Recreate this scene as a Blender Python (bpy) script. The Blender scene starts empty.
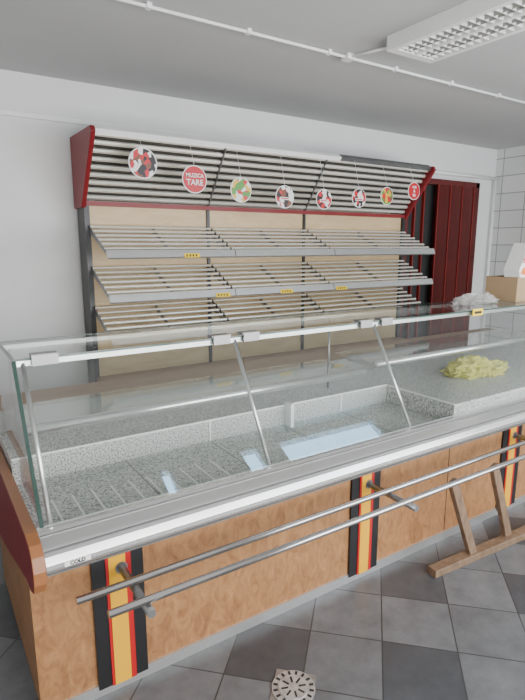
import bpy, bmesh, math, random
from mathutils import Vector, noise, Matrix
random.seed(4)
S=bpy.context.scene
# ------------------------------------------------------------ materials
def newmat(name):
    m=bpy.data.materials.new(name); m.use_nodes=True
    nt=m.node_tree; b=nt.nodes['Principled BSDF']
    return m,nt,b
def plain(name,col,rough=0.5,metal=0.0,var=0.0,scale=8,spec=None):
    m,nt,b=newmat(name)
    b.inputs['Roughness'].default_value=rough
    b.inputs['Metallic'].default_value=metal
    if spec is not None: b.inputs['Specular IOR Level'].default_value=spec
    tc=nt.nodes.new('ShaderNodeTexCoord'); n=nt.nodes.new('ShaderNodeTexNoise')
    n.inputs['Scale'].default_value=scale; n.inputs['Detail'].default_value=4
    r=nt.nodes.new('ShaderNodeValToRGB')
    v=var if var>0 else 0.03
    r.color_ramp.elements[0].position=0.3; r.color_ramp.elements[1].position=0.7
    r.color_ramp.elements[0].color=tuple(c*(1-v) for c in col)+(1,)
    r.color_ramp.elements[1].color=tuple(min(1,c*(1+v)) for c in col)+(1,)
    nt.links.new(tc.outputs['Object'],n.inputs['Vector'])
    nt.links.new(n.outputs['Fac'],r.inputs['Fac'])
    nt.links.new(r.outputs['Color'],b.inputs['Base Color'])
    return m
def glass(name,tint,base=0.04,gl=(1,1,1)):
    m=bpy.data.materials.new(name); m.use_nodes=True; nt=m.node_tree
    nt.nodes.clear()
    o=nt.nodes.new('ShaderNodeOutputMaterial'); mx=nt.nodes.new('ShaderNodeMixShader')
    t=nt.nodes.new('ShaderNodeBsdfTransparent'); g=nt.nodes.new('ShaderNodeBsdfGlossy')
    t.inputs['Color'].default_value=tint+(1,); g.inputs['Roughness'].default_value=0.01
    g.inputs['Color'].default_value=gl+(1,)
    lw=nt.nodes.new('ShaderNodeLayerWeight'); lw.inputs['Blend'].default_value=0.5
    p=nt.nodes.new('ShaderNodeMath'); p.operation='POWER'; p.inputs[1].default_value=5
    ma=nt.nodes.new('ShaderNodeMath'); ma.operation='MULTIPLY_ADD'
    ma.inputs[1].default_value=1-base; ma.inputs[2].default_value=base
    L=nt.links.new
    L(lw.outputs['Facing'],p.inputs[0]); L(p.outputs[0],ma.inputs[0]); L(ma.outputs[0],mx.inputs['Fac'])
    L(t.outputs[0],mx.inputs[1]); L(g.outputs[0],mx.inputs[2]); L(mx.outputs[0],o.inputs['Surface'])
    return m
def wood(name,c1,c2,scale=(3,3,9),rough=0.45,ns=3.0):
    m,nt,b=newmat(name)
    tc=nt.nodes.new('ShaderNodeTexCoord'); mp=nt.nodes.new('ShaderNodeMapping')
    mp.inputs['Scale'].default_value=scale
    n=nt.nodes.new('ShaderNodeTexNoise'); n.inputs['Scale'].default_value=ns; n.inputs['Detail'].default_value=9
    n.inputs['Distortion'].default_value=1.0; n.inputs['Roughness'].default_value=0.72
    r=nt.nodes.new('ShaderNodeValToRGB')
    r.color_ramp.elements[0].position=0.32; r.color_ramp.elements[1].position=0.68
    r.color_ramp.elements[0].color=c1+(1,); r.color_ramp.elements[1].color=c2+(1,)
    L=nt.links.new
    L(tc.outputs['Object'],mp.inputs['Vector']); L(mp.outputs[0],n.inputs['Vector'])
    L(n.outputs['Fac'],r.inputs['Fac']); L(r.outputs[0],b.inputs['Base Color'])
    b.inputs['Roughness'].default_value=rough
    return m
def speckle(name,dark,mid,light,scale=170,rough=0.35):
    m,nt,b=newmat(name)
    tc=nt.nodes.new('ShaderNodeTexCoord'); n=nt.nodes.new('ShaderNodeTexNoise')
    n.inputs['Scale'].default_value=scale; n.inputs['Detail'].default_value=2
    r=nt.nodes.new('ShaderNodeValToRGB'); e=r.color_ramp.elements
    e[0].position=0.36; e[0].color=dark+(1,); e[1].position=0.62; e[1].color=light+(1,)
    k=e.new(0.46); k.color=mid+(1,)
    nt.links.new(tc.outputs['Object'],n.inputs['Vector']); nt.links.new(n.outputs['Fac'],r.inputs['Fac'])
    nt.links.new(r.outputs[0],b.inputs['Base Color']); b.inputs['Roughness'].default_value=rough
    return m
M={}
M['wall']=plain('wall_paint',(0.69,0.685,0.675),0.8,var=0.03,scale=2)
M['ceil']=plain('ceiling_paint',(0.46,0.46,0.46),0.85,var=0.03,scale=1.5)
M['white']=plain('white_enamel',(0.80,0.80,0.78),0.35)
M['alu']=plain('brushed_aluminium',(0.66,0.66,0.65),0.28,0.85)
M['silver']=plain('bumper_aluminium',(0.66,0.66,0.65),0.25,0.78)
M['steel']=plain('dark_steel',(0.24,0.24,0.24),0.35,0.8)
M['tube']=plain('steel_tube',(0.50,0.49,0.48),0.2,0.92)
M['slat']=plain('slat_metal',(0.82,0.79,0.71),0.24,0.62)
M['backing']=plain('canopy_backing',(0.09,0.083,0.075),0.2,0.6)
M['rear']=plain('case_rear_metal',(0.22,0.215,0.205),0.35,0.4)
M['black']=plain('black_plastic',(0.010,0.010,0.011),0.35)
M['dark']=plain('dark_interior',(0.02,0.02,0.02),0.7)
M['red']=plain('red_laminate',(0.18,0.005,0.009),0.45)
M['redp']=plain('red_stripe',(0.38,0.006,0.008),0.35)
M['redl']=plain('door_red_trim',(0.19,0.010,0.007),0.4)
M['yellow']=plain('yellow_stripe',(0.66,0.34,0.010),0.4)
M['label']=plain('yellow_label',(0.85,0.58,0.01),0.5)
M['beige']=wood('beige_back_panel',(0.48,0.34,0.18),(0.60,0.45,0.26),(1,1,5))
M['wood']=wood('maple_laminate',(0.185,0.082,0.031),(0.385,0.195,0.080),(7,7,3.6),ns=3.5)
M['edge']=plain('orange_edge_band',(0.28,0.11,0.04),0.4)
M['worktop']=wood('worktop_wood',(0.20,0.11,0.055),(0.28,0.17,0.09),(1,6,6))
M['oldwood']=wood('weathered_wood',(0.10,0.062,0.037),(0.23,0.15,0.095),(8,8,3))
M['granite']=speckle('granite_deck',(0.12,0.12,0.115),(0.39,0.385,0.37),(0.68,0.67,0.64),scale=150)
M['glass']=glass('case_glass',(0.93,0.955,0.945),0.045)
M['gedge']=plain('glass_edge',(0.03,0.06,0.05),0.15)
M['tan']=plain('tan_board',(0.36,0.25,0.14),0.6)
M['paper']=plain('white_paper',(0.8,0.8,0.78),0.6)
M['grille']=plain('lamp_louvre',(0.35,0.35,0.33),0.3,0.5)
M['curtain']=plain('dark_red_door',(0.095,0.007,0.005),0.5,var=0.2,scale=6)
M['plate']=plain('drain_steel',(0.30,0.30,0.30),0.3,0.6,var=.15,scale=30)
M['drain']=plain('drain_cap',(0.50,0.50,0.49),0.35,0.6,var=.2,scale=40)
def blocks():
    m,nt,b=newmat('painted_block_wall')
    tc=nt.nodes.new('ShaderNodeTexCoord'); sx=nt.nodes.new('ShaderNodeSeparateXYZ'); cx=nt.nodes.new('ShaderNodeCombineXYZ')
    br=nt.nodes.new('ShaderNodeTexBrick')
    br.inputs['Scale'].default_value=1.0; br.inputs['Brick Width'].default_value=0.30; br.inputs['Row Height'].default_value=0.2
    br.inputs['Mortar Size'].default_value=0.005
    br.inputs['Color1'].default_value=(0.60,0.61,0.60,1); br.inputs['Color2'].default_value=(0.66,0.66,0.64,1)
    br.inputs['Mortar'].default_value=(0.25,0.25,0.25,1); br.offset=0.0
    L=nt.links.new
    L(tc.outputs['Object'],sx.inputs[0]); L(sx.outputs['Y'],cx.inputs['X']); L(sx.outputs['Z'],cx.inputs['Y'])
    L(cx.outputs[0],br.inputs['Vector']); L(br.outputs['Color'],b.inputs['Base Color'])
    b.inputs['Roughness'].default_value=0.3
    return m
M['blocks']=blocks()
def floor_mat():
    m,nt,b=newmat('diagonal_floor_tiles'); L=nt.links.new
    tc=nt.nodes.new('ShaderNodeTexCoord'); sx=nt.nodes.new('ShaderNodeSeparateXYZ'); L(tc.outputs['Object'],sx.inputs[0])
    def mt(op,a,b_=None):
        n=nt.nodes.new('ShaderNodeMath'); n.operation=op
        for i,v in enumerate((a,b_)):
            if v is None: continue
            if isinstance(v,(int,float)): n.inputs[i].default_value=v
            else: L(v,n.inputs[i])
        return n.outputs[0]
    s=0.296
    u=mt('DIVIDE',mt('ADD',mt('MULTIPLY',mt('SUBTRACT',sx.outputs['X'],sx.outputs['Y']),0.7071),0.20),s)
    v=mt('DIVIDE',mt('SUBTRACT',mt('MULTIPLY',mt('ADD',sx.outputs['X'],sx.outputs['Y']),0.7071),1.95),s)
    iu=mt('FLOOR',u); iv=mt('FLOOR',v)
    pu=mt('FLOORED_MODULO',iu,2.0); pv=mt('FLOORED_MODULO',iv,2.0)
    darkf=mt('MULTIPLY',pu,pv)
    fu=mt('FRACT',u); fv=mt('FRACT',v)
    g=mt('MINIMUM',mt('MINIMUM',fu,mt('SUBTRACT',1.0,fu)),mt('MINIMUM',fv,mt('SUBTRACT',1.0,fv)))
    gm=mt('LESS_THAN',g,0.009)
    cx=nt.nodes.new('ShaderNodeCombineXYZ'); L(iu,cx.inputs[0]); L(iv,cx.inputs[1])
    wn=nt.nodes.new('ShaderNodeTexWhiteNoise'); L(cx.outputs[0],wn.inputs['Vector'])
    vr=mt('ADD',mt('MULTIPLY',wn.outputs['Value'],0.25),0.87)
    no=nt.nodes.new('ShaderNodeTexNoise'); no.inputs['Scale'].default_value=7; no.inputs['Detail'].default_value=9
    no.inputs['Roughness'].default_value=.7
    L(tc.outputs['Object'],no.inputs['Vector'])
    vr2=mt('MULTIPLY',vr,mt('ADD',mt('MULTIPLY',no.outputs['Fac'],1.4),0.3))
    mx=nt.nodes.new('ShaderNodeMix'); mx.data_type='RGBA'
    mx.inputs[6].default_value=(0.118,0.122,0.128,1); mx.inputs[7].default_value=(0.058,0.061,0.067,1)
    L(darkf,mx.inputs[0])
    sc=nt.nodes.new('ShaderNodeVectorMath'); sc.operation='SCALE'
    L(mx.outputs[2],sc.inputs[0]); L(vr2,sc.inputs['Scale'])
    m2=nt.nodes.new('ShaderNodeMix'); m2.data_type='RGBA'; m2.inputs[7].default_value=(0.03,0.03,0.03,1)
    L(gm,m2.inputs[0]); L(sc.outputs[0],m2.inputs[6]); L(m2.outputs[2],b.inputs['Base Color'])
    b.inputs['Roughness'].default_value=0.36
    return m
M['floor']=floor_mat()
# ------------------------------------------------------------ mesh builder
class MB:
    def __init__(s): s.v=[];s.f=[];s.m=[];s.mats=[];s.sm=[]
    def mi(s,mat):
        if mat not in s.mats: s.mats.append(mat)
        return s.mats.index(mat)
    def add(s,vs,fs,mat,smooth=False):
        o=len(s.v); k=s.mi(mat); s.v+= [tuple(p) for p in vs]
        for f in fs: s.f.append([i+o for i in f]); s.m.append(k); s.sm.append(smooth)
        return s
    def box(s,x0,x1,y0,y1,z0,z1,mat):
        vs=[(x,y,z) for x in(x0,x1) for y in(y0,y1) for z in(z0,z1)]
        fs=[(0,1,3,2),(4,6,7,5),(0,4,5,1),(2,3,7,6),(0,2,6,4),(1,5,7,3)]
        return s.add(vs,fs,mat)
    def beam(s,p0,p1,w,h,mat,up=(0,0,1)):
        p0=Vector(p0);p1=Vector(p1);d=(p1-p0).normalized();u=Vector(up)
        a=d.cross(u).normalized();b=a.cross(d).normalized()
        vs=[]
        for p in(p0,p1):
            for i,j in((-1,-1),(1,-1),(1,1),(-1,1)): vs.append(p+a*w/2*i+b*h/2*j)
        return s.add(vs,[(0,1,2,3),(7,6,5,4),(0,4,5,1),(1,5,6,2),(2,6,7,3),(3,7,4,0)],mat)
    def tube(s,p0,p1,r,mat,n=16):
        p0=Vector(p0);p1=Vector(p1);d=(p1-p0).normalized()
        u=Vector((0,0,1)) if abs(d.z)<0.9 else Vector((1,0,0))
        a=d.cross(u).normalized();b=a.cross(d)
        vs=[]
        for p in(p0,p1):
            for i in range(n):
                t=2*math.pi*i/n; vs.append(p+(a*math.cos(t)+b*math.sin(t))*r)
        s.add(vs,[(i,(i+1)%n,n+(i+1)%n,n+i) for i in range(n)],mat,True)
        k=len(s.v)-2*n; mm=s.mi(mat)
        s.f.append([k+i for i in range(n)][::-1]);s.m.append(mm);s.sm.append(False)
        s.f.append([k+n+i for i in range(n)]);s.m.append(mm);s.sm.append(False)
        return s
    def prism(s,prof,x0,x1,mat,capmat=None):
        n=len(prof)
        vs=[(x0,y,z) for y,z in prof]+[(x1,y,z) for y,z in prof]
        s.add(vs,[(i,(i+1)%n,n+(i+1)%n,n+i) for i in range(n)],mat)
        k=len(s.v)-2*n; mm=s.mi(capmat or mat)
        s.f.append([k+i for i in range(n)][::-1]);s.m.append(mm);s.sm.append(False)
        s.f.append([k+n+i for i in range(n)]);s.m.append(mm);s.sm.append(False)
        return s
    def obj(s,name,parent=None,bevel=0):
        me=bpy.data.meshes.new(name); me.from_pydata(s.v,[],s.f)
        for m in s.mats: me.materials.append(m)
        for p,k,sm in zip(me.polygons,s.m,s.sm): p.material_index=k; p.use_smooth=sm
        bm=bmesh.new(); bm.from_mesh(me); bmesh.ops.recalc_face_normals(bm,faces=bm.faces); bm.to_mesh(me); bm.free()
        o=bpy.data.objects.new(name,me); S.collection.objects.link(o)
        if parent: o.parent=parent
        if bevel:
            b=o.modifiers.new('bevel','BEVEL'); b.width=bevel; b.segments=2; b.limit_method='ANGLE'
        return o
def empty(name):
    e=bpy.data.objects.new(name,None); S.collection.objects.link(e); e.empty_display_size=0.1; return e
# ------------------------------------------------------------ room
XW0,XW1,YW0,YW1,ZC=-1.3,5.96,-0.85,4.0,2.71
MB().box(XW0-.1,XW1+.1,YW0-.1,YW1+.1,-.1,0,M['floor']).obj('floor')
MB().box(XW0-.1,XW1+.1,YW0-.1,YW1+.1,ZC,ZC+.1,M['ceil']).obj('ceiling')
MB().box(XW0-.1,XW1+.1,YW1,YW1+.1,0,ZC,M['wall']).obj('wall_back')
MB().box(XW0-.1,XW0,YW0,YW1,0,ZC,M['wall']).obj('wall_left')
MB().box(XW1,XW1+.1,YW0,YW1,0,ZC,M['blocks']).obj('wall_right')
wx0,wx1,wz0,wz1=-0.4,5.5,0.35,2.20
tr=[(1.78,1.90),(2.70,2.92),(3.20,4.65)]; tz0,tz1=2.28,2.60
w=MB()
w.box(XW0-.1,wx0,YW0-.1,YW0,0,ZC,M['wall']); w.box(wx1,XW1+.1,YW0-.1,YW0,0,ZC,M['wall'])
w.box(wx0,wx1,YW0-.1,YW0,0,wz0,M['wall']); w.box(wx0,wx1,YW0-.1,YW0,wz1,tz0,M['wall']); w.box(wx0,wx1,YW0-.1,YW0,tz1,ZC,M['wall'])
xx=wx0
for a,b in tr+[(wx1,wx1)]:
    if a>xx: w.box(xx,a,YW0-.1,YW0,tz0,tz1,M['wall'])
    xx=b
w.obj('wall_front')
w=MB()
for i in range(6):
    x=wx0+(wx1-wx0)*i/5; x=min(max(x,wx0+.06),wx1-.06)
    w.box(x-.06,x+.06,YW0-.07,YW0-.01,wz0,wz1,M['white'])
w.box(wx0,wx1,YW0-.08,YW0-.02,wz0,wz0+.06,M['white']); w.box(wx0,wx1,YW0-.08,YW0-.02,wz1-.06,wz1,M['white'])
w.obj('window_1')
for k,(a,b) in enumerate(tr):
    w=MB(); w.box(a,a+.015,YW0-.08,YW0-.02,tz0,tz1,M['white']); w.box(b-.015,b,YW0-.08,YW0-.02,tz0,tz1,M['white']); w.box(a,b,YW0-.08,YW0-.02,tz0,tz0+.02,M['white'])
    w.obj('window_%d'%(k+2))
# ------------------------------------------------------------ cable trunking
w=MB(); w.box(XW0,3.05,3.975,4.0,2.43,2.46,M['white']); w.obj('trim_1')
w=MB(); w.tube((1.0-2.2,2.58,ZC-.014),(XW1,2.58,ZC-.014),.009,M['white'])
for x in [-.6+.55*i for i in range(12)]: w.box(x-.012,x+.012,2.565,2.595,ZC-.025,ZC,M['white'])
w.box(2.27,2.33,2.55,2.61,ZC-.03,ZC,M['white'])
w.tube((2.3,2.58,ZC-.014),(2.4,2.24,ZC-.014),.008,M['white'])
w.obj('ceiling_cable_conduit')
w=MB(); w.tube((4.35,3.95,2.37),(5.955,3.95,2.37),.018,M['white']); w.tube((5.9,3.95,2.37),(5.9,3.95,0.0),.014,M['white']); w.obj('wall_pipe')
# ------------------------------------------------------------ ceiling lamp
E=empty('fluorescent_ceiling_lamp')
x0,x1,y0,y1,zb=2.28,2.64,0.95,2.25,2.635
w=MB(); w.box(x0,x0+.03,y0,y1,zb,ZC,M['white']); w.box(x1-.03,x1,y0,y1,zb,ZC,M['white'])
w.box(x0+.03,x1-.03,y0,y0+.05,zb,ZC,M['white']); w.box(x0+.03,x1-.03,y1-.05,y1,zb,ZC,M['white']); w.box(x0+.03,x1-.03,y0,y1,ZC-.015,ZC,M['steel'])
w.box((x0+x1)/2-.012,(x0+x1)/2+.012,y0+.05,y1-.05,zb+.001,ZC-.015,M['white']); w.obj('housing',E)
w=MB(); n=26
for i in range(n):
    y=y0+.05+(y1-y0-.1)*(i+.5)/n
    w.box(x0+.03,x1-.03,y-.003,y+.003,zb+.003,zb+.035,M['white'])
for x in (x0+.09,x0+.125,x1-.09,x1-.125): w.box(x-.002,x+.002,y0+.05,y1-.05,zb+.003,zb+.035,M['grille'])
w.obj('louvre',E)
w=MB(); w.tube((x0+.10,y0+.06,zb+.05),(x0+.10,y1-.06,zb+.05),.010,M['paper']); w.tube((x1-.10,y0+.06,zb+.05),(x1-.10,y1-.06,zb+.05),.010,M['paper']); w.obj('tubes',E)
# ------------------------------------------------------------ red folding door back right
E=empty('door_1')
w=MB(); w.box(4.36,5.56,3.985,4.0,0,2.27,M['dark']); w.box(4.36,4.40,3.93,3.995,0,2.3,M['curtain']); w.box(5.52,5.58,3.93,3.995,0,2.3,M['curtain']); w.box(4.36,5.58,3.93,3.995,2.24,2.30,M['curtain'])
w.box(4.52,4.535,3.95,3.99,0,2.24,M['redl']); w.box(4.66,4.675,3.95,3.99,0,2.24,M['redl']); w.obj('frame',E)
w=MB(); n=14; pts=[]
for i in range(n+1):
    x=4.80+(5.52-4.80)*i/n; pts.append((x,3.98 if i%2 else 3.89))
vs=[(x,y,0.01) for x,y in pts]+[(x,y,2.24) for x,y in pts]
w.add(vs,[(i,i+1,n+2+i,n+1+i) for i in range(n)],M['curtain'])
for x,y in pts[::4]: w.box(x-.006,x+.006,y-.012,y,0.01,2.24,M['redl'])
w.obj('pleated_leaf',E)
# ------------------------------------------------------------ bread shelving
E=empty('bakery_wall_shelving')
XL,XR=1.03,4.17; JX=[1.03,1.97,2.92,4.17]
w=MB(); w.box(XL,XR,3.80,3.82,0.0,1.90,M['beige']); w.obj('back_panel',E)
w=MB()
for x in JX[1:3]: w.box(x-.012,x+.012,3.785,3.80,0,1.9,M['black'])
for x in (JX[0],JX[3]): w.box(x-.018,x+.018,3.772,3.95,0,2.0,M['black'])
w.obj('uprights',E)
w=MB(); w.box(XL,XR,3.765,3.80,1.865,1.895,M['red']); w.obj('red_trim',E)
def side(x0,x1,nm):
    w=MB(); w.prism([(3.96,2.33),(3.46,2.325),(3.44,2.29),(3.77,1.85),(3.96,1.85)],x0,x1,M['red']); w.obj(nm,E,.004)
side(XL-.035,XL-.005,'side_cheek_1'); side(XR+.005,XR+.035,'side_cheek_2')
w=MB(); A=Vector((0,3.79,1.90)); B=Vector((0,3.49,2.31)); d=(B-A); L=d.length; dn=d.normalized(); nrm=Vector((0,-dn.z,dn.y))
if nrm.y>0: nrm=-nrm
def cb(t0,t1,h0,h1,x0,x1,mat):
    pr=[A+dn*t0+nrm*h0, A+dn*t1+nrm*h0, A+dn*t1+nrm*h1, A+dn*t0+nrm*h1]
    w.prism([(p.y,p.z) for p in pr],x0,x1,mat)
cb(0,L,-.03,-.015,XL,XR,M['backing'])
n=9  # slats and dividers modelled as the shelves' reflection in the leaning mirror panel
for j in range(3):
    a,b=JX[j]+.006,JX[j+1]-.006
    for i in range(n):
        t=L*(i+.5)/n
        c0=A+dn*(t-.017)-nrm*.004; c1=A+dn*(t+.015)-nrm*.006; c2=A+dn*(t+.012)+nrm*.006; c3=A+dn*(t-.002)+nrm*.010; c4=A+dn*(t-.014)+nrm*.007
        w.prism([(p.y,p.z) for p in (c0,c1,c2,c3,c4)],a,b,M['slat'])
for x in JX[1:3]: cb(0,L,-.012,.017,x-.005,x+.005,M['steel'])
cb(L-.02,L+.015,-.03,.02,XL,3.05,M['white']); cb(L-.02,L+.015,-.03,.015,3.05,XR,M['steel'])
w.obj('canopy_reflected_slats',E)
def shelf(zb,zf,yb,yf,nm,n=6,tags=()):
    w=MB(); b=Vector((0,yb,zb)); f=Vector((0,yf+.01,zf)); d=(f-b); L=d.length; dn=d.normalized(); nn=Vector((0,dn.z,-dn.y))
    if nn.z<0: nn=-nn
    for j in range(3):
        a,c=JX[j]+.008,JX[j+1]-.008
        for i in range(n):
            t=L*(i+.25)/n; q=[]
            for dt,h in ((-.010,-.006),(.010,-.006),(.0115,.002),(.006,.008),(-.006,.008),(-.0115,.002)):
                p=b+dn*(t+dt)+nn*h; q.append((p.y,p.z))
            w.prism(q,a,c,M['slat'])
        for xx in (a+.006,(a+c)/2,c-.006):
            pr=[b-nn*.009,f-nn*.009,f-nn*.026,b-nn*.05]
            w.prism([(p.y,p.z) for p in pr],xx-.004,xx+.004,M['steel'])
        w.prism([(yf+.02,zf-.006),(yf+.004,zf+.012),(yf-.010,zf+.012),(yf-.028,zf-.035),(yf-.018,zf-.045),(yf+.01,zf-.02)],a-.005,c+.005,M['alu'])
    w.obj(nm,E)
    for k,x in enumerate(tags):
        t=MB(); t.add([(x-.06,yf-.0215,zf-.012),(x+.06,yf-.0215,zf-.012),(x+.06,yf-.032,zf-.040),(x-.06,yf-.032,zf-.040)],[(0,1,2,3)],M['label'])
        for q in range(4): t.add([(x-.045+.024*q,yf-.0255,zf-.018),(x-.035+.024*q,yf-.0255,zf-.018),(x-.035+.024*q,yf-.0315,zf-.034),(x-.045+.024*q,yf-.0315,zf-.034)],[(0,1,2,3)],M['black'])
        t.obj('price_tag',E)
shelf(1.73,1.555,3.76,3.39,'shelf_1',tags=(1.62,))
shelf(1.45,1.27,3.76,3.39,'shelf_2',tags=(1.86,2.43,3.0))
shelf(1.17,0.99,3.76,3.39,'shelf_3')
w=MB(); w.box(XL,XR,3.36,3.80,0,.62,M['beige']); w.box(XL,XR,3.35,3.80,.62,.65,M['worktop']); w.obj('base_cabinet',E)
# garland of round signs
G=[(1.305,2.117,.193),(1.67,2.04,.185),(2.04,1.99,.176),(2.43,1.96,.170),(2.817,1.96,.160),(3.197,1.987,.155),(3.527,2.019,.152),(3.868,2.079,.155)]
def collage(name,seed,cols):
    m,nt,b=newmat(name); tc=nt.nodes.new('ShaderNodeTexCoord'); mp=nt.nodes.new('ShaderNodeMapping'); mp.inputs['Location'].default_value=(seed*3.1,seed,seed*1.7)
    v=nt.nodes.new('ShaderNodeTexVoronoi'); v.inputs['Scale'].default_value=30
    s=nt.nodes.new('ShaderNodeSeparateColor'); r=nt.nodes.new('ShaderNodeValToRGB'); r.color_ramp.interpolation='CONSTANT'
    e=r.color_ramp.elements; e[0].color=cols[0]+(1,); e[1].position=1/len(cols); e[1].color=cols[1]+(1,)
    for i in range(2,len(cols)): k=e.new(i/len(cols)); k.color=cols[i]+(1,)
    L=nt.links.new; L(tc.outputs['Object'],mp.inputs[0]); L(mp.outputs[0],v.inputs['Vector']); L(v.outputs['Color'],s.inputs[0]); L(s.outputs[0],r.inputs[0]); L(r.outputs[0],b.inputs['Base Color'])
    b.inputs['Roughness'].default_value=.4
    return m
R=(.55,.01,.02);W=(.75,.73,.70);GR=(.08,.28,.04);Y=(.7,.42,.03);BR=(.18,.06,.025);K=(.02,.012,.012);P=(.5,.18,.13)
cols=[[BR,K,K,W,R],None,[GR,R,GR,Y,W],[W,K,BR,R,W],[R,W,K,W,K],[W,R,K,R,W],[GR,BR,R,Y,GR],None]
YS=3.40
RED=plain('sign_red',(.50,.006,.015),.4)
def text(body,size,loc,parent,mat,rot=(math.pi/2,0,0)):
    c=bpy.data.curves.new('lettering','FONT'); c.body=body; c.size=size; c.align_x='CENTER'; c.align_y='CENTER'; c.extrude=.0006; c.offset=.0008
    o=bpy.data.objects.new('lettering',c); S.collection.objects.link(o); o.location=loc; o.rotation_euler=rot
    o.data.materials.append(mat); o.parent=parent
for k,(x,z,D) in enumerate(G):
    e=empty('round_hanging_sign'); r=D/2; yy=YS
    w=MB(); w.tube((x,yy,z),(x,yy+.004,z),r,M['paper'],40); w.obj('disc',e)
    mt=RED if cols[k] is None else collage('collage_%d'%k,k+1,cols[k])
    w=MB(); w.tube((x,yy-.002,z),(x,yy,z),r*.93,mt,40); w.obj('print',e)
    if cols[k] is None:
        if k==1:
            text('MUZICA',.036,(x,yy-.004,z+.024),e,M['paper']); text('TARE',.054,(x,yy-.004,z-.022),e,M['paper'])
        else: text('mix\n&\nhit',.036,(x,yy-.004,z),e,M['paper'])
    elif k in (3,4,5):
        w=MB(); w.box(x-r*.55,x+r*.55,yy-.0035,yy-.002,z-.022,z-.002,M['paper'])
        w.box(x-r*.45,x+r*.40,yy-.0045,yy-.0035,z-.016,z-.008,RED); w.obj('banner',e)
    w=MB(); w.tube((x,yy+.002,z+r-.005),(x,yy+.07,2.30),.0008,M['paper'],6); w.obj('string',e)
# ------------------------------------------------------------ counter
E=empty('refrigerated_display_counter')
X0,X1=.20,4.30; YF=1.68
w=MB(); w.box(X0,X1,YF,2.55,.045,.60,M['wood']); w.obj('front_panelling',E)
w=MB(); w.box(X0+.01,X1,YF-.008,2.53,0,.045,M['alu']); w.obj('plinth',E)
w=MB()
for x in (2.30,3.5): w.box(x-.0015,x+.0015,YF-.002,YF+.001,.05,.59,M['dark'])
w.obj('panel_joints',E)
prof=[(1.70,.585),(1.60,.588),(1.575,.600),(1.562,.622),(1.562,.640),(1.575,.662),(1.600,.678),(1.65,.694),(1.668,.702),(1.69,.702),(1.70,.690)]
w=MB(); w.prism(prof,.235,X1,M['silver']); w.obj('bumper',E,.003)
w=MB(); w.box(.24,X1,1.586,1.592,.669,.674,M['steel']); w.box(.24,X1,1.645,1.651,.692,.697,M['steel']); w.box(.24,X1,1.5605,1.563,.606,.611,M['steel']); w.obj('bumper_grooves',E)
w=MB(); w.box(.29,.37,1.5595,1.563,.622,.638,M['white']); w.obj('maker_plate',E)
text('COLD',.017,(.33,1.5592,.6295),E,M['black'])
pe=[(1.72,.52),(1.64,.525),(1.59,.545),(1.562,.585),(1.555,.63),(1.568,.675),(1.60,.70),(1.66,.712),(2.72,.712),(2.72,.28),(2.45,.30),(2.1,.40),(1.85,.48)]
w=MB(); w.prism(pe,.198,.236,M['edge'],M['red']); w.obj('end_panel',E,.003)
w=MB(); w.prism(pe,X1,X1+.038,M['edge'],M['red']); w.obj('end_panel_right',E,.003)
# deck
w=MB(); xs=2.35
w.box(.24,X1,1.70,1.705,.64,.70,M['white'])
w.box(.24,xs,1.705,2.20,.635,.650,M['granite'])
w.box(.24,xs,2.20,2.55,.60,.758,M['granite'])
w.box(xs,X1,1.705,2.55,.60,.758,M['granite'])
w.obj('speckled_deck',E)
w=MB()
for x in (.70,1.13,1.56,1.98): w.box(x-.002,x+.002,1.706,2.199,.6495,.6515,M['steel'])
for x in [.34+.075*i for i in range(10)]: w.box(x-.004,x+.004,1.72,1.98,.6495,.653,M['white'])
for x in (1.13,1.98): w.box(x-.004,x+.004,2.195,2.20,.65,.76,M['white'])
w.box(1.58,1.60,2.14,2.20,.65,.775,M['white'])
w.box(.24,xs,2.196,2.202,.754,.761,M['white']); w.box(xs-.003,xs+.003,1.705,2.2,.754,.761,M['white'])
w.obj('deck_seams',E)
w=MB(); w.box(.24,X1,2.55,2.565,.30,.86,M['rear']); w.box(.24,X1,2.565,2.85,.835,.86,M['worktop']); w.box(.24,X1,2.565,2.80,.05,.835,M['worktop']); w.obj('service_worktop',E)
# glass
TY,TZ=1.97,1.20; BY,BZ=1.68,.705
gx=[.283,1.147,1.998,X1]
dv=Vector((0,TY-BY,TZ-BZ)).normalized(); nv=Vector((0,-dv.z,dv.y))
for j in range(3):
    a,c=gx[j]+.004,gx[j+1]-.004
    q=[(BY,BZ),(TY,TZ),(TY+nv.y*.005,TZ+nv.z*.005),(BY+nv.y*.005,BZ+nv.z*.005)]
    w=MB(); w.prism(q,a,c,M['glass']); w.obj('front_glass',E)
w=MB()
w.box(.255,2.0-.003,TY,2.36,TZ+.002,TZ+.010,M['glass']); w.box(2.0+.003,X1,TY,2.36,TZ+.002,TZ+.010,M['glass']); w.obj('top_glass',E)
w=MB(); w.prism([(BY,.712),(TY,TZ),(2.36,TZ),(2.55,.76),(2.55,.712)],.255,.261,M['glass']); w.obj('end_glass',E)
w=MB(); w.prism([(BY,.712),(TY,TZ),(2.36,TZ),(2.55,.76),(2.55,.712)],X1-.01,X1-.004,M['glass']); w.obj('end_glass_right',E)
w=MB()
w.beam((.252,BY-.003,.71),(.252,TY-.003,TZ),.012,.008,M['gedge'],(0,-1,0)); 
w.box(.252,X1,TY-.004,TY,TZ+.001,TZ+.010,M['gedge']); w.box(.252,X1,2.36,2.364,TZ+.001,TZ+.011,M['gedge']); w.box(.248,.255,TY,2.36,TZ+.001,TZ+.013,M['gedge'])
w.obj('glass_edges',E)
w=MB()
for x in gx[:3]: w.tube((x,BY+.02,BZ),(x,TY+.012,TZ-.006),.0085,M['alu'],12)
w.box(.262,X1,TY+.002,TY+.022,TZ-.020,TZ,M['alu'])
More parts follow.
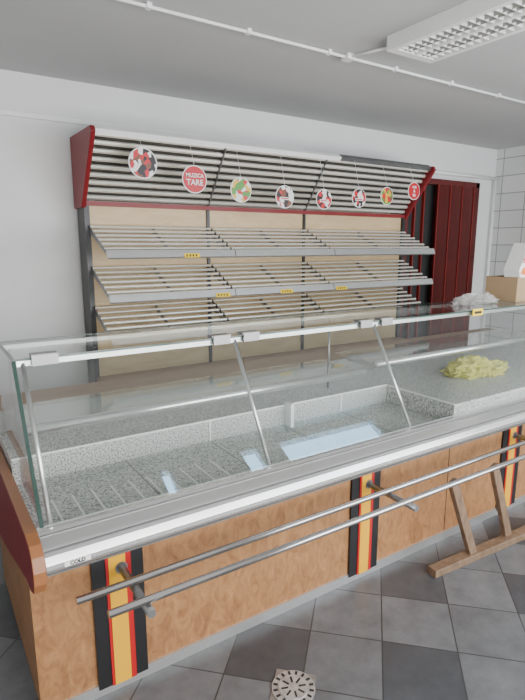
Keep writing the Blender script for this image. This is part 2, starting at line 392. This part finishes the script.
for x in gx[1:3]:
    for s in (-.075,.075): w.box(x+s-.045,x+s+.045,TY-.012,TY+.035,TZ+.010,TZ+.020,M['steel']); w.box(x+s-.04,x+s+.04,TY-.016,TY-.006,TZ-.02,TZ+.018,M['steel'])
w.box(.31,.40,TY-.012,TY+.035,TZ+.010,TZ+.020,M['steel']); w.box(.31,.40,TY-.016,TY-.006,TZ-.02,TZ+.018,M['steel'])
w.box(.27,X1,2.33,2.355,TZ-.018,TZ,M['alu'])
for x in (.29,2.0,X1-.02): w.tube((x,2.34,.758),(x,2.34,TZ-.018),.006,M['steel'],10)
w.obj('metal_frame',E)
w=MB(); w.box(2.80,2.90,TY-.018,TY-.015,TZ-.024,TZ+.018,M['label']); w.box(2.815,2.885,TY-.019,TY-.018,TZ-.012,TZ+.004,M['black']); w.obj('counter_tag',E)
def mid(x0,x1,z):
    w=MB(); w.box(x0,x1,2.11,2.45,z+.004,z+.010,M['glass']); w.obj('inner_glass_shelf',E)
    w=MB(); w.tube((x0,2.10,z),(x1,2.10,z),.021,M['silver'],20)
    for x in (x0+.02,x1-.02): w.box(x-.008,x+.008,2.10,2.35,z-.022,z+.003,M['alu'])
    w.box(x0,x1,2.106,2.112,z+.003,z+.012,M['gedge'])
    w.obj('inner_shelf_tube',E)
mid(.275,2.06,.90); mid(2.14,X1-.03,.93)
for k,x in enumerate((.485,1.68,2.87,4.02)):
    w=MB(); w.box(x-.092,x+.092,YF-.012,YF,.03,.54,M['black'])
    w.box(x-.044,x-.034,YF-.016,YF-.012,.03,.54,M['redp']); w.box(x+.026,x+.046,YF-.016,YF-.012,.03,.54,M['redp'])
    w.box(x-.034,x+.026,YF-.018,YF-.012,.03,.54,M['yellow']); w.obj('striped_pilaster',E)
    w=MB(); w.tube((x+.01,YF-.012,.49),(x+.01,1.375,.49),.014,M['steel']); w.tube((x+.01,YF-.022,.49),(x+.01,YF-.010,.49),.022,M['steel'])
    w.box(x+.004,x+.016,1.39,1.41,.49,.505,M['steel']); w.obj('rail_bracket',E)
w=MB(); w.tube((.31,1.53,.514),(X1,1.53,.514),.0125,M['tube']); w.tube((.375,1.415,.514),(X1,1.415,.514),.0125,M['tube']); w.obj('bag_rails',E)
# ------------------------------------------------------------ crumpled plastic bags
def bag(name,c,sx,sy,sz,mat,seed,lobes):
    bm=bmesh.new()
    for li,(lx,ly,lr,lh) in enumerate(lobes):
        r=bmesh.ops.create_icosphere(bm,subdivisions=6,radius=1)
        for v in r['verts']:
            p=v.co.copy(); o=Vector((seed+li*4.1,seed*2+li,li*1.9))
            ridge=lambda s,k:(abs(noise.noise(p*s+o*k)))
            m=1+.30*noise.noise(p*1.2+o)-.75*ridge(2.0,1)-.45*ridge(4.3,2)-.14*ridge(9,3)+.30
            j=Vector((noise.noise(p*3+o*1.3),noise.noise(p*3+o*1.7),noise.noise(p*3+o*2.1)))*.22
            q=p*m+j
            v.co=Vector((c[0]+lx+q.x*sx*lr,c[1]+ly+q.y*sy*lr,c[2]+max(0,(q.z*.8+.30))*sz*lh))
    me=bpy.data.meshes.new(name); bm.to_mesh(me); bm.free(); me.materials.append(mat)
    for p in me.polygons: p.use_smooth=True
    o=bpy.data.objects.new(name,me); S.collection.objects.link(o); return o
def film(name,col,alpha,rough=.2):
    m,nt,b=newmat(name); b.inputs['Base Color'].default_value=col+(1,); b.inputs['Roughness'].default_value=rough; b.inputs['Alpha'].default_value=alpha
    n=nt.nodes.new('ShaderNodeTexNoise'); n.inputs['Scale'].default_value=16; n.inputs['Detail'].default_value=3; n.inputs['Distortion'].default_value=2.0; bp=nt.nodes.new('ShaderNodeBump'); bp.inputs['Strength'].default_value=.7; bp.inputs['Distance'].default_value=.012
    nt.links.new(n.outputs['Fac'],bp.inputs['Height']); nt.links.new(bp.outputs[0],b.inputs['Normal'])
    return m
bag('yellow_plastic_bag',(3.05,2.07,.760),.19,.115,.082,film('yellow_film',(.98,.90,.22),.46),3.3,[(-.03,.02,.9,1.1),(.10,-.02,.75,.8),(-.11,.03,.65,.8)])
bag('clear_plastic_bag',(3.15,2.19,1.2115),.16,.09,.062,film('clear_film',(.85,.83,.80),.30,.12),9.1,[(0,0,.95,1),(.10,.01,.6,.9),(-.10,0,.6,.7)])
# paper bag dispenser
E2=empty('paper_bag_dispenser')
w=MB(); zt=TZ+.0115; bx=3.42
w.box(bx,bx+.26,2.06,2.07,zt,zt+.17,M['tan']); w.box(bx,bx+.01,2.07,2.30,zt,zt+.17,M['tan']); w.box(bx+.25,bx+.26,2.07,2.30,zt,zt+.17,M['tan']); w.box(bx+.01,bx+.25,2.29,2.30,zt,zt+.17,M['tan']); w.box(bx+.01,bx+.25,2.07,2.29,zt,zt+.012,M['tan']); w.obj('box',E2)
w=MB(); 
F=[(bx+.0,zt+.172),(bx+.25,zt+.172),(bx+.30,zt+.40),(bx+.08,zt+.40),(bx-.02,zt+.22)]
w.add([(x,2.045,z) for x,z in F]+[(x,2.16,z) for x,z in F],[(0,1,2,3,4),(9,8,7,6,5),(0,5,6,1),(1,6,7,2),(3,8,9,4),(4,9,5,0),(2,7,8,3)],M['paper'])
w.obj('paper_bags',E2)
text('bread',.055,(bx+.08,2.042,zt+.285),E2,RED)
ORG=plain('orange_print',(.8,.20,.02),.5)
w=MB(); cx,cz=bx+.05,zt+.215
pts=[(cx-.05,cz-.02),(cx-.03,cz+.015),(cx,cz+.03),(cx+.05,cz+.03),(cx+.07,cz-.01),(cx+.02,cz-.03)]
w.add([(x,2.043,z) for x,z in pts],[tuple(range(6))],ORG); w.obj('logo',E2)
# ------------------------------------------------------------ wooden trestle
w=MB()
P0=Vector((1.97,1.49,.02)); P1=Vector((2.98,1.43,.02))
w.beam(P0,P1,.055,.04,M['oldwood'])
for xb,xt in ((2.26,2.06),(2.57,2.39)):
    w.beam((xb,1.47,.03),(xt,1.475,.485),.05,.028,M['oldwood'],(0,1,0))
w.obj('wooden_trestle',None,.003)
# ------------------------------------------------------------ floor drain
E3=empty('floor_drain'); cx,cy=1.0,1.32
w=MB()
w.tube((cx,cy,0),(cx,cy,.003),.108,M['plate'],4)
w.tube((cx,cy,.003),(cx,cy,.006),.080,M['drain'],48); w.tube((cx,cy,.006),(cx,cy,.009),.055,M['drain'],48); w.obj('ring',E3)
w=MB()
for i in range(16):
    t=2*math.pi*i/16; w.beam((cx+.059*math.cos(t),cy+.059*math.sin(t),.0065),(cx+.075*math.cos(t),cy+.075*math.sin(t),.0065),.009,.002,M['dark'])
for i in range(8):
    t=2*math.pi*(i+.5)/8; w.beam((cx+.020*math.cos(t),cy+.020*math.sin(t),.009),(cx+.046*math.cos(t),cy+.046*math.sin(t),.009),.007,.002,M['dark'])
w.obj('slots',E3)
# ------------------------------------------------------------ light
wd=bpy.data.worlds.new('sky'); S.world=wd; wd.use_nodes=True
bg=wd.node_tree.nodes['Background']; bg.inputs['Color'].default_value=(.62,.75,.95,1); bg.inputs['Strength'].default_value=1.0
def area(name,loc,rot,sx,sy,p,col):
    l=bpy.data.lights.new(name,'AREA'); l.shape='RECTANGLE'; l.size=sx; l.size_y=sy; l.energy=p; l.color=col
    o=bpy.data.objects.new(name,l); S.collection.objects.link(o); o.location=loc; o.rotation_euler=rot; return o
area('window_daylight',((wx0+wx1)/2,YW0-.095,(wz0+wz1)/2),(math.radians(90),0,0),wx1-wx0-.04,wz1-wz0-.04,345,(1.0,.985,.965))
for a,b in tr:
    ar=(b-a)*(tz1-tz0)
    area('transom_daylight',((a+b)/2,YW0-.09,(tz0+tz1)/2),(math.radians(90),0,0),b-a-.01,tz1-tz0-.01,ar*math.pi*16,(.38,.68,1.0))
# ------------------------------------------------------------ camera
cd=bpy.data.cameras.new('camera'); cam=bpy.data.objects.new('camera',cd); S.collection.objects.link(cam)
cam.location=(0,0,1.6); cam.rotation_euler=(math.radians(90-11.3),0,math.radians(-33.2))
cd.sensor_fit='VERTICAL'; cd.sensor_height=36; cd.lens=27.05; cd.clip_start=.02
S.camera=cam
